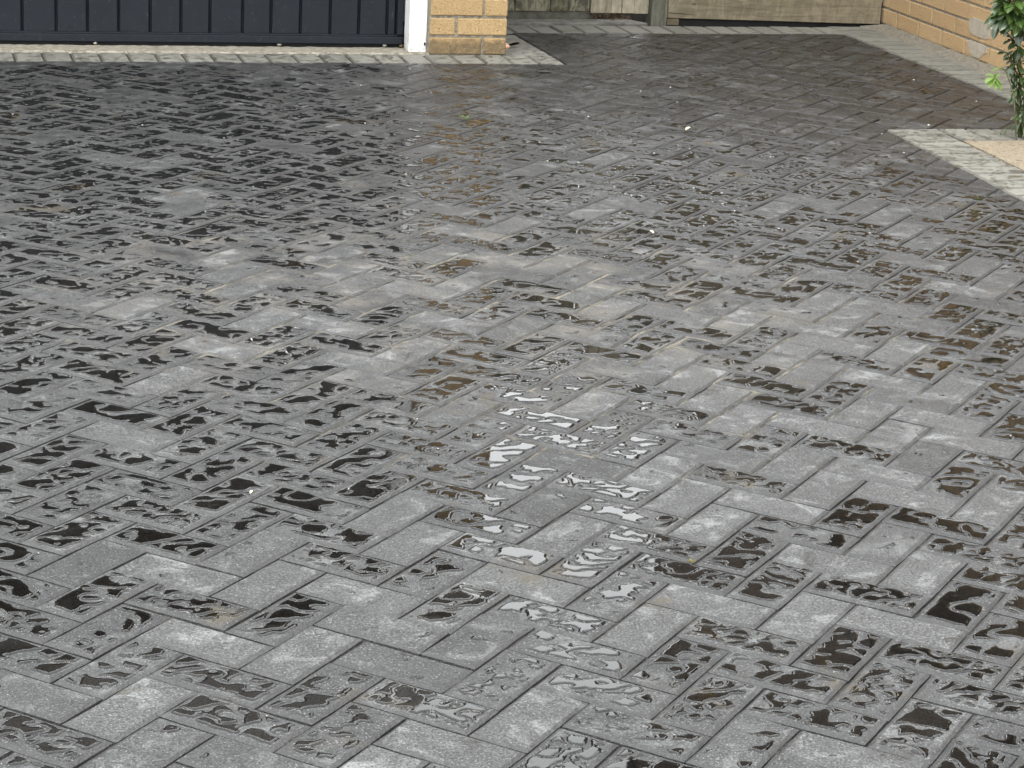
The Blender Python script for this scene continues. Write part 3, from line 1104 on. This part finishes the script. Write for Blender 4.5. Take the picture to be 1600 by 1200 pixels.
o = box("stop_batten", 0.0275, 0.041, -0.02, 0.03, -0.02, 1.85, M['post_wood'], po, 0.002); o['tone'] = 0.9
gate = tag(empty("wooden_gate", (3.66, 9.66, 0)), "wide gate of bare horizontal timber boards hung beside the house wall", "gate")
zz = 0.0
for k in range(12):
    bm = bmesh.new()
    z0, z1 = 0.0225 + k * 0.148, 0.0225 + k * 0.148 + 0.1445
    if k == 0:
        # lowest board sags towards the wall and is split at its free end
        xs = [0.0, 0.09, 0.20, 1.056]
        sag = [0.0, -0.002, -0.0043, -0.0225]
        cz = [0.024, 0.021, 0.0165, 0.0165]
        op = [0.0028, 0.002, 0.0001, 0.0]
        box_bm(bm, 0.0, 1.056, 0.0, 0.022, z0, z1, 0.002)
        for v in bm.verts:
            if v.co.z < (z0 + z1) / 2:
                v.co.z -= 0.0225 * v.co.x / 1.056
        o = to_obj("board", bm, M['gate_wood'], gate)
        # the split itself, a thin dark sliver let into the face
        b2 = bmesh.new()
        q0 = [(0.0, 0.047), (0.03, 0.0445), (0.07, 0.0425), (0.11, 0.0385), (0.14, 0.0375)]
        wv = [0.0016, 0.0015, 0.0014, 0.0011, 0.0002]
        up = [b2.verts.new((x, -0.0012, z + w)) for (x, z), w in zip(q0, wv)]
        dn = [b2.verts.new((x, -0.0012, z - w)) for (x, z), w in zip(q0, wv)]
        for i in range(4):
            b2.faces.new([dn[i], dn[i + 1], up[i + 1], up[i]])
        to_obj("split", b2, M['gap_shade'], o)
    else:
        box_bm(bm, 0.0, 1.056, 0.0, 0.022, z0, z1, 0.002)
        o = to_obj("board", bm, M['gate_wood'], gate)
    o['tone'] = random.uniform(0.4, 0.7)
box("gate_gap_darkener", 0.0, 1.056, 0.0235, 0.05, -0.035, 0.06, M['gap_shade'], gate)  # black board added behind the gate to darken the gap below it
for x in (0.08, 0.9):
    o = box("ledge_rail", x, x + 0.09, 0.0225, 0.055, 0.065, 1.78, M['gate_wood'], gate)
    o['tone'] = 0.5
o = box("foot_block", 0.0, 0.058, 0.003, 0.05, -0.012, 0.019, M['gate_wood'], gate, 0.003); o['tone'] = 0.3

o = box("stone_ledge", 2.55, 3.545, 9.60, 9.705, -0.03, 0.0085, M['ledge'], None, 0.003)
for v in o.data.vertices:
    if v.co.x > 3.5 and v.co.y > 9.65: v.co.x -= 0.05
tag(o, kind='structure')
bm = bmesh.new()
box_bm(bm, 2.4, 5.2, 9.585, 12.0, -0.07, -0.04)
o = to_obj("soil", bm, M['soil'])
tag(o, kind='structure')

# ------------------------------------------------------------------ dead leaves blown under the fence
bm = bmesh.new()
for k in range(260):
    f = random.random()
    x = 3.30 + 0.20 * f + random.gauss(0, 0.008)
    zt = 0.040 * (1 - 0.5 * f)
    y = 9.715 + random.uniform(-0.012, 0.05)
    z = random.uniform(0.002, max(0.006, zt))
    m = Matrix.Translation((x, y, z)) @ Matrix.Rotation(random.uniform(0, 6.28), 4, 'Z') @ Matrix.Rotation(random.uniform(-1.2, 1.2), 4, 'X') @ Matrix.Rotation(random.uniform(-.8, .8), 4, 'Y')
    l, w = random.uniform(.006, .013), random.uniform(.002, .005)
    v = [bm.verts.new(m @ Vector(p)) for p in ((-l, 0, 0), (0, -w, .001), (l, 0, .002), (0, w, .003))]
    bm.faces.new([v[0], v[1], v[2]]); bm.faces.new([v[0], v[2], v[3]])
me = bpy.data.meshes.new("leaf_litter"); bm.to_mesh(me); bm.free()
o = link("leaf_litter", me, M['leaf_litter'])
tag(o, "brown dead leaves packed under the end of the fence", "dead leaves", kind='stuff')


# ------------------------------------------------------------------ shrub
def leaf_mesh(name, wid, fold, droop, obov=1.0, mat=None):
    bm = bmesh.new()
    N = 7
    rows = []
    for i in range(N + 1):
        t = i / N
        w = wid * (math.sin(math.pi * min(1, t ** (1.0 + 0.55 * obov))) ** 0.8) * 0.5 + (0.012 if t < 0.25 else 0)
        if i == N: w = 0.004
        z = -droop * t * t
        rows.append([bm.verts.new((t, s * w, z + abs(s) * w * fold)) for s in (-1, -0.5, 0, 0.5, 1)])
    for a, b_ in zip(rows, rows[1:]):
        for k in range(4):
            bm.faces.new([a[k], b_[k], b_[k + 1], a[k + 1]])
    bmesh.ops.recalc_face_normals(bm, faces=bm.faces[:])
    me = bpy.data.meshes.new(name)
    bm.to_mesh(me); bm.free()
    me.polygons.foreach_set('use_smooth', [True] * len(me.polygons))
    if mat: me.materials.append(mat)
    return me


LM = [leaf_mesh("leaf", 0.38, 0.35, 0.22, 1, M['leaf']), leaf_mesh("leaf", 0.44, 0.25, 0.35, 1, M['leaf']), leaf_mesh("leaf", 0.34, 0.5, 0.12, 1, M['leaf'])]


def px_at(px, py, dy=0.0):
    """a point of the upright plane through the shrub's stem (measured once from its foot), moved dy back or forth"""
    x = 4.0503 + (px - 1592) * 0.00226 + (py - 215) * 0.00031
    z = (215 - py) * 0.00226
    k = (7.1 + dy) / 7.1
    return Vector((x * k, 7.1 + dy, (z - CAMZ) * k + CAMZ))


shr = tag(empty("shrub", (4.06, 7.1, -0.012)), "evergreen shrub with glossy dark leaves in the sandy bed by the house", "shrub")
so = shr.location.copy()


def put_leaf(root, base, direction, size, tone, meshes=None):
    d = Vector(direction).normalized()
    up = Vector((random.gauss(0, .25), random.gauss(0, .25) - 0.2, 1.0))
    yv = up.cross(d)
    if yv.length < 1e-3: yv = Vector((0, 1, 0))
    yv.normalize()
    zv = d.cross(yv)
    m = Matrix((d, yv, zv)).transposed()
    o = bpy.data.objects.new("leaf", random.choice(meshes or LM))
    COL.objects.link(o)
    o.parent = root
    o.rotation_euler = m.to_euler()
    o.scale = (size, size, size)
    o.location = Vector(base) - root.location
    o['tone'] = float(np.clip(tone, 0, 1))
    return o


def whorl(tip, axis, n, size, tone, spread=1.1, meshes=None, root=None):
    ax = Vector(axis).normalized()
    a = ax.orthogonal().normalized()
    b_ = ax.cross(a)
    ph = random.uniform(0, 6.28)
    for k in range(n):
        t = ph + k * 2.399
        sp_ = spread * (0.35 + 0.65 * (k + 0.5) / n)
        d = ax * math.cos(sp_) + (a * math.cos(t) + b_ * math.sin(t)) * math.sin(sp_)
        d.z -= 0.18
        put_leaf(root or shr, Vector(tip) - ax * 0.006 * k, d, size * random.uniform(0.75, 1.1), tone + random.gauss(0, .12), meshes)


stems = bmesh.new()
main = [px_at(1594, 215), px_at(1592, 165, .01), px_at(1596, 120), px_at(1592, 70, -.01), px_at(1597, 20), px_at(1600, -60), px_at(1612, -150)]
tube_bm(stems, [p - so for p in main], [.008, .0075, .007, .006, .0055, .005, .003])
main2 = [px_at(1600, 215, .06), px_at(1618, 130, .08), px_at(1640, 40, .06), px_at(1660, -60, .05)]
tube_bm(stems, [p - so for p in main2], [.008, .007, .006, .004])
# (x, y of tip in the upright plane, depth, parent stem point, axis, leaves, size, tone)
tips = [
    (1561, 30, -.03, main[3], (-0.6, -0.3, -0.35), 8, .058, .12),
    (1574, 26, -.05, main[4], (-0.5, -0.4, -0.5), 7, .056, .10),
    (1580, 4, -.06, main[4], (-0.35, -0.5, 0.5), 10, .060, .62),
    (1592, 0, -.08, main[5], (0.1, -0.7, 0.5), 10, .060, .75),
    (1566, 4, .0, main[5], (-0.8, -0.2, 0.1), 7, .050, .30),
    (1592, 30, -.07, main[4], (-0.1, -0.8, -0.3), 9, .056, .45),
    (1600, 45, -.04, main[3], (0.3, -0.6, -0.4), 8, .052, .15),
    (1580, 62, -.02, main[3], (-0.7, -0.4, 0.0), 7, .036, .14),
    (1594, 72, -.05, main[3], (-0.2, -0.8, -0.2), 7, .042, .16),
    (1580, 92, .0, main[2], (-0.9, -0.3, 0.0), 7, .032, .10),
    (1593, 97, -.05, main[2], (0.1, -0.8, 0.2), 8, .040, .12),
    (1582, 112, -.02, main[2], (-0.7, -0.4, -0.1), 7, .034, .14),
    (1596, 120, -.04, main[2], (0.2, -0.7, -0.2), 8, .042, .10),
    (1589, 138, -.02, main[1], (-0.4, -0.5, -0.6), 7, .036, .10),
    (1600, 150, -.02, main[1], (0.2, -0.5, -0.6), 7, .044, .22),
    (1598, 172, -.02, main[1], (0.2, -0.5, -0.5), 6, .040, .16),
    (1600, 200, -.02, main[1], (0.2, -0.4, -0.6), 6, .036, .12),
    (1575, -25, -.03, main[5], (-0.6, -0.3, 0.5), 9, .056, .55),
    (1598, -40, -.06, main[5], (0.0, -0.6, 0.7), 9, .056, .6),
]
for x_, y_ in ((1572, 82), (1586, 78), (1576, 104), (1588, 128), (1584, 150), (1592, 182)):
    tips.append((x_, y_, random.uniform(-.04, .02), main[2 if y_ < 120 else 1], (-.7, -.4, random.uniform(-.4, .2)), 5, .030, random.uniform(.05, .35)))
for k in range(16):
    tips.append((random.uniform(1608, 1690), random.uniform(-150, 190), random.uniform(-.08, .12), main2[random.randrange(1, 4)], (random.uniform(-.3, .9), -.5, random.uniform(-.3, .6)), 7, .05, random.uniform(.08, .5)))
for x, y, dy, sp0, ax, n, sz_, tn in tips:
    tip = px_at(x, y, dy)
    mid = (tip + sp0) / 2 + Vector((0, 0, -.012))
    tube_bm(stems, [sp0 - so, mid - so, tip - so], [.0035, .0028, .002], 5)
    hi_ = y < 62
    whorl(tip, ax, n + 4 if hi_ else n, sz_ * (1.42 if hi_ else 1.22), tn)
# bare trailing twig over the bed's edging
tw = [px_at(1600, 182, -.02), px_at(1580, 194, -.04), px_at(1568, 200, -.05), px_at(1560, 205, -.06)]
tube_bm(stems, [p - so for p in tw], [.0022, .0018, .0014, .0009], 5)
to_obj("stem", stems, M['stem'], shr, True)
tl = [leaf_mesh("leaf", 0.16, 0.4, 0.3, 0, M['leaf'])]
for p, d, s in ((tw[3], (-.5, -.2, -.8), .022), (tw[3], (-.1, -.3, -.9), .020), (tw[2], (.2, -.3, -1), .024), (tw[2], (-.4, -.4, -.9), .022), (tw[1], (.1, -.3, -1), .028), (tw[1], (-.3, -.3, -1), .024), (tw[1], (.5, -.3, -.9), .026), (tw[0], (.1, -.3, -1), .03)):
    put_leaf(shr, p, d, s, 0.45, tl)

# young lime-green weed growing through it
wd = tag(empty("weed", (4.02, 7.06, -0.012)), "small lime-green seedling sprouting left of the dark shrub", "weed")
st = bmesh.new()
root_ = wd.location.copy()
path = [Vector((4.02, 7.06, -.012)), px_at(1584, 150, -.05), px_at(1570, 110, -.06), px_at(1562, 104, -.07), px_at(1550, 118, -.09)]
tube_bm(st, [p - root_ for p in path], [.0022, .002, .0018, .0016, .0012], 5)
to_obj("stem", st, M['green_stem'], wd, True)
LL = [leaf_mesh("leaf", 0.5, 0.3, 0.2, 0, M['lime'])]
c_ = px_at(1550, 120, -.09)
for d, s, t in (((-1, -.5, -.15), 0.052, .6), ((-.75, -.6, -.55), 0.049, .85), ((-.1, -.7, -.75), 0.047, .75), ((.45, -.6, -.75), 0.055, .55), ((.7, -.3, -.6), 0.044, .45), ((-.6, .3, .35), .030, .15), ((.7, .2, .45), .030, .3), ((-.1, -.4, .4), .018, .2)):
    put_leaf(wd, c_, d, s, t, LL)
put_leaf(wd, path[3], (-1, -.2, -.25), .045, .1, [leaf_mesh("leaf", 0.2, 0.4, 0.1, 0, M['lime'])])

# ------------------------------------------------------------------ small things lying on the drive
ht = tag(empty("grass_tuft", (2.114, 7.472, 0)), "little tuft of green weed growing in a joint of the wet drive", "weed")
for k in range(16):
    bm = bmesh.new()
    a = random.uniform(0, 6.28)
    l = random.uniform(.012, .034)
    d = Vector((math.cos(a), math.sin(a) * .6, 0))
    s_ = d.cross(Vector((0, 0, 1))) * random.uniform(.0012, .0024)
    P_ = [Vector((0, 0, 0)), d * l * .5 + Vector((0, 0, l * .5)), d * l + Vector((0, 0, l * random.uniform(.25, .6)))]
    A = [bm.verts.new(P_[0] - s_), bm.verts.new(P_[0] + s_), bm.verts.new(P_[1] - s_), bm.verts.new(P_[1] + s_), bm.verts.new(P_[2])]
    bm.faces.new([A[0], A[1], A[3], A[2]]); bm.faces.new([A[2], A[3], A[4]])
    me = bpy.data.meshes.new("blade"); bm.to_mesh(me); bm.free()
    o = link("blade", me, M['lime'] if k % 3 else M['leaf'], ht)
    o['tone'] = random.uniform(.0, .55)

fleck_label = {
    (3.547, 7.166): "white fleck at the outer corner of the planting bed edging",
    (3.8, 7.31): "larger white fleck lying behind the planting bed edging",
    (3.481, 6.853): "white fleck on a block just left of the planting bed edging",
    (4.221, 7.751): "white fleck on the dark paving below the lime-green seedling",
    (4.183, 8.213): "tiny white fleck on the dark paving out from the buff wall",
    (4.425, 8.46): "white fleck on the grey edging below the buff brick wall",
    (2.937, 7.984): "white fleck left of another pale fleck, out from the gate post",
    (3.085, 8.061): "long white fleck right of its neighbour, out from the gate post",
    (3.003, 7.766): "faint white fleck just nearer than the pair out from the gate post",
    (2.57, 7.503): "white fleck right of the little green tuft",
    (2.744, 6.952): "white fleck just nearer than the cream leaf on the drive",
    (0.589, 7.61): "white fleck on the wet paving at the far left of the drive",
    (0.992, 7.413): "white fleck below the third rib of the garage door's left part",
    (1.226, 7.196): "white fleck nearest the viewer of those below the garage door",
    (1.89, 8.123): "white fleck close to the cream edging before the white door post",
    (1.744, 7.418): "white fleck left of the little green tuft, on wet paving",
}
for (x, y), lab in fleck_label.items():
    bm = bmesh.new()
    bmesh.ops.create_icosphere(bm, subdivisions=1, radius=1.0)
    s = random.uniform(.0020, .0034) * (1.8 if (x, y) == (3.8, 7.31) else 1.0)
    for v in bm.verts:
        v.co = Vector((v.co.x * s * random.uniform(.9, 1.4), v.co.y * s * random.uniform(.7, 1.3), v.co.z * s * .8))
    o = to_obj("stone_fleck", bm, M['pebble'])
    o.location = (x, y, .0035)
    tag(o, lab, "fleck", "white flecks scattered on the drive")
for x, y, s, rz, lab in ((2.855, 7.261, .026, .5, "curled cream dead leaf on the far middle of the drive"),
                         (2.209, 5.837, .017, 2.0, "small cream scrap of leaf on the middle right of the drive"),
                         (0.732, 3.949, .010, 1.0, "tiny cream scrap of leaf on the near left of the drive")):
    me = leaf_mesh("fallen_leaf", 0.55, 0.9, -0.3, 0, M['cream_leaf'])
    o = link("fallen_leaf", me)
    o.location = (x - s * .5 * math.cos(rz), y - s * .5 * math.sin(rz), .004)
    o.rotation_euler = (0, 0, rz)
    o.scale = (s, s, s)
    tag(o, lab, "leaf")
bm = bmesh.new()
for k in range(9):
    box_bm(bm, 0, .003, 0, .003, 0, .003)
    n_ = len(bm.verts)
    bm.verts.ensure_lookup_table()
    ox, oy = random.gauss(0, .004), random.gauss(0, .003)
    for v in list(bm.verts)[-8:]:
        v.co += Vector((ox, oy, random.uniform(-.003, .001)))
o = to_obj("moss", bm, M['moss'])
o.location = (1.442, 3.498, 0)
tag(o, "speck of yellow moss in a joint of the near paving", "moss")
bm = bmesh.new()
bmesh.ops.create_icosphere(bm, subdivisions=2, radius=1.0)
for v in bm.verts:
    v.co = Vector((v.co.x * .020 * random.uniform(.85, 1.1), v.co.y * .016, v.co.z * .013 * random.uniform(.85, 1.1)))
o = to_obj("brick_chip", bm, M['pink_stone'])
o.location = (2.69, 8.96, .009)
tag(o, "pinkish brick chip beside the foot of the pillar", "stone")
me = leaf_mesh("fallen_leaf", 0.5, 0.8, -0.3, 0, M['soil'])
o = link("fallen_leaf", me)
o.location = (2.715, 9.01, .004); o.rotation_euler = (0, 0, -.7); o.scale = (.055, .055, .055)
tag(o, "dark dead leaf lying beside the pinkish brick chip", "leaf")
for x, y, s in ((2.248, 8.958, .010), (2.262, 8.948, .008), (2.18, 8.965, .009), (1.02, 9.0, .009), (1.75, 8.985, .010)):
    bm = bmesh.new()
    bmesh.ops.create_icosphere(bm, subdivisions=1, radius=s)
    for v in bm.verts:
        v.co = Vector((v.co.x * random.uniform(.8, 1.3), v.co.y, v.co.z * random.uniform(.4, .8)))
    o = to_obj("crumb", bm, M['leaf_litter'] if x > 2.2 else M['threshold'])
    o.location = (x, y, .010)
    if x > 2.2:
        tag(o, "brown crumb of debris at the door corner, touching the white post" if x > 2.25 else "brown crumb of debris at the door corner, a little clear of the white post", "debris", "brown crumbs by the white post")
    else:
        tag(o, {2.18: "pale crumb on the threshold near the right end of the garage door", 1.02: "pale crumb on the threshold under the left part of the garage door", 1.75: "pale crumb on the threshold under the middle of the garage door"}[x], "debris")
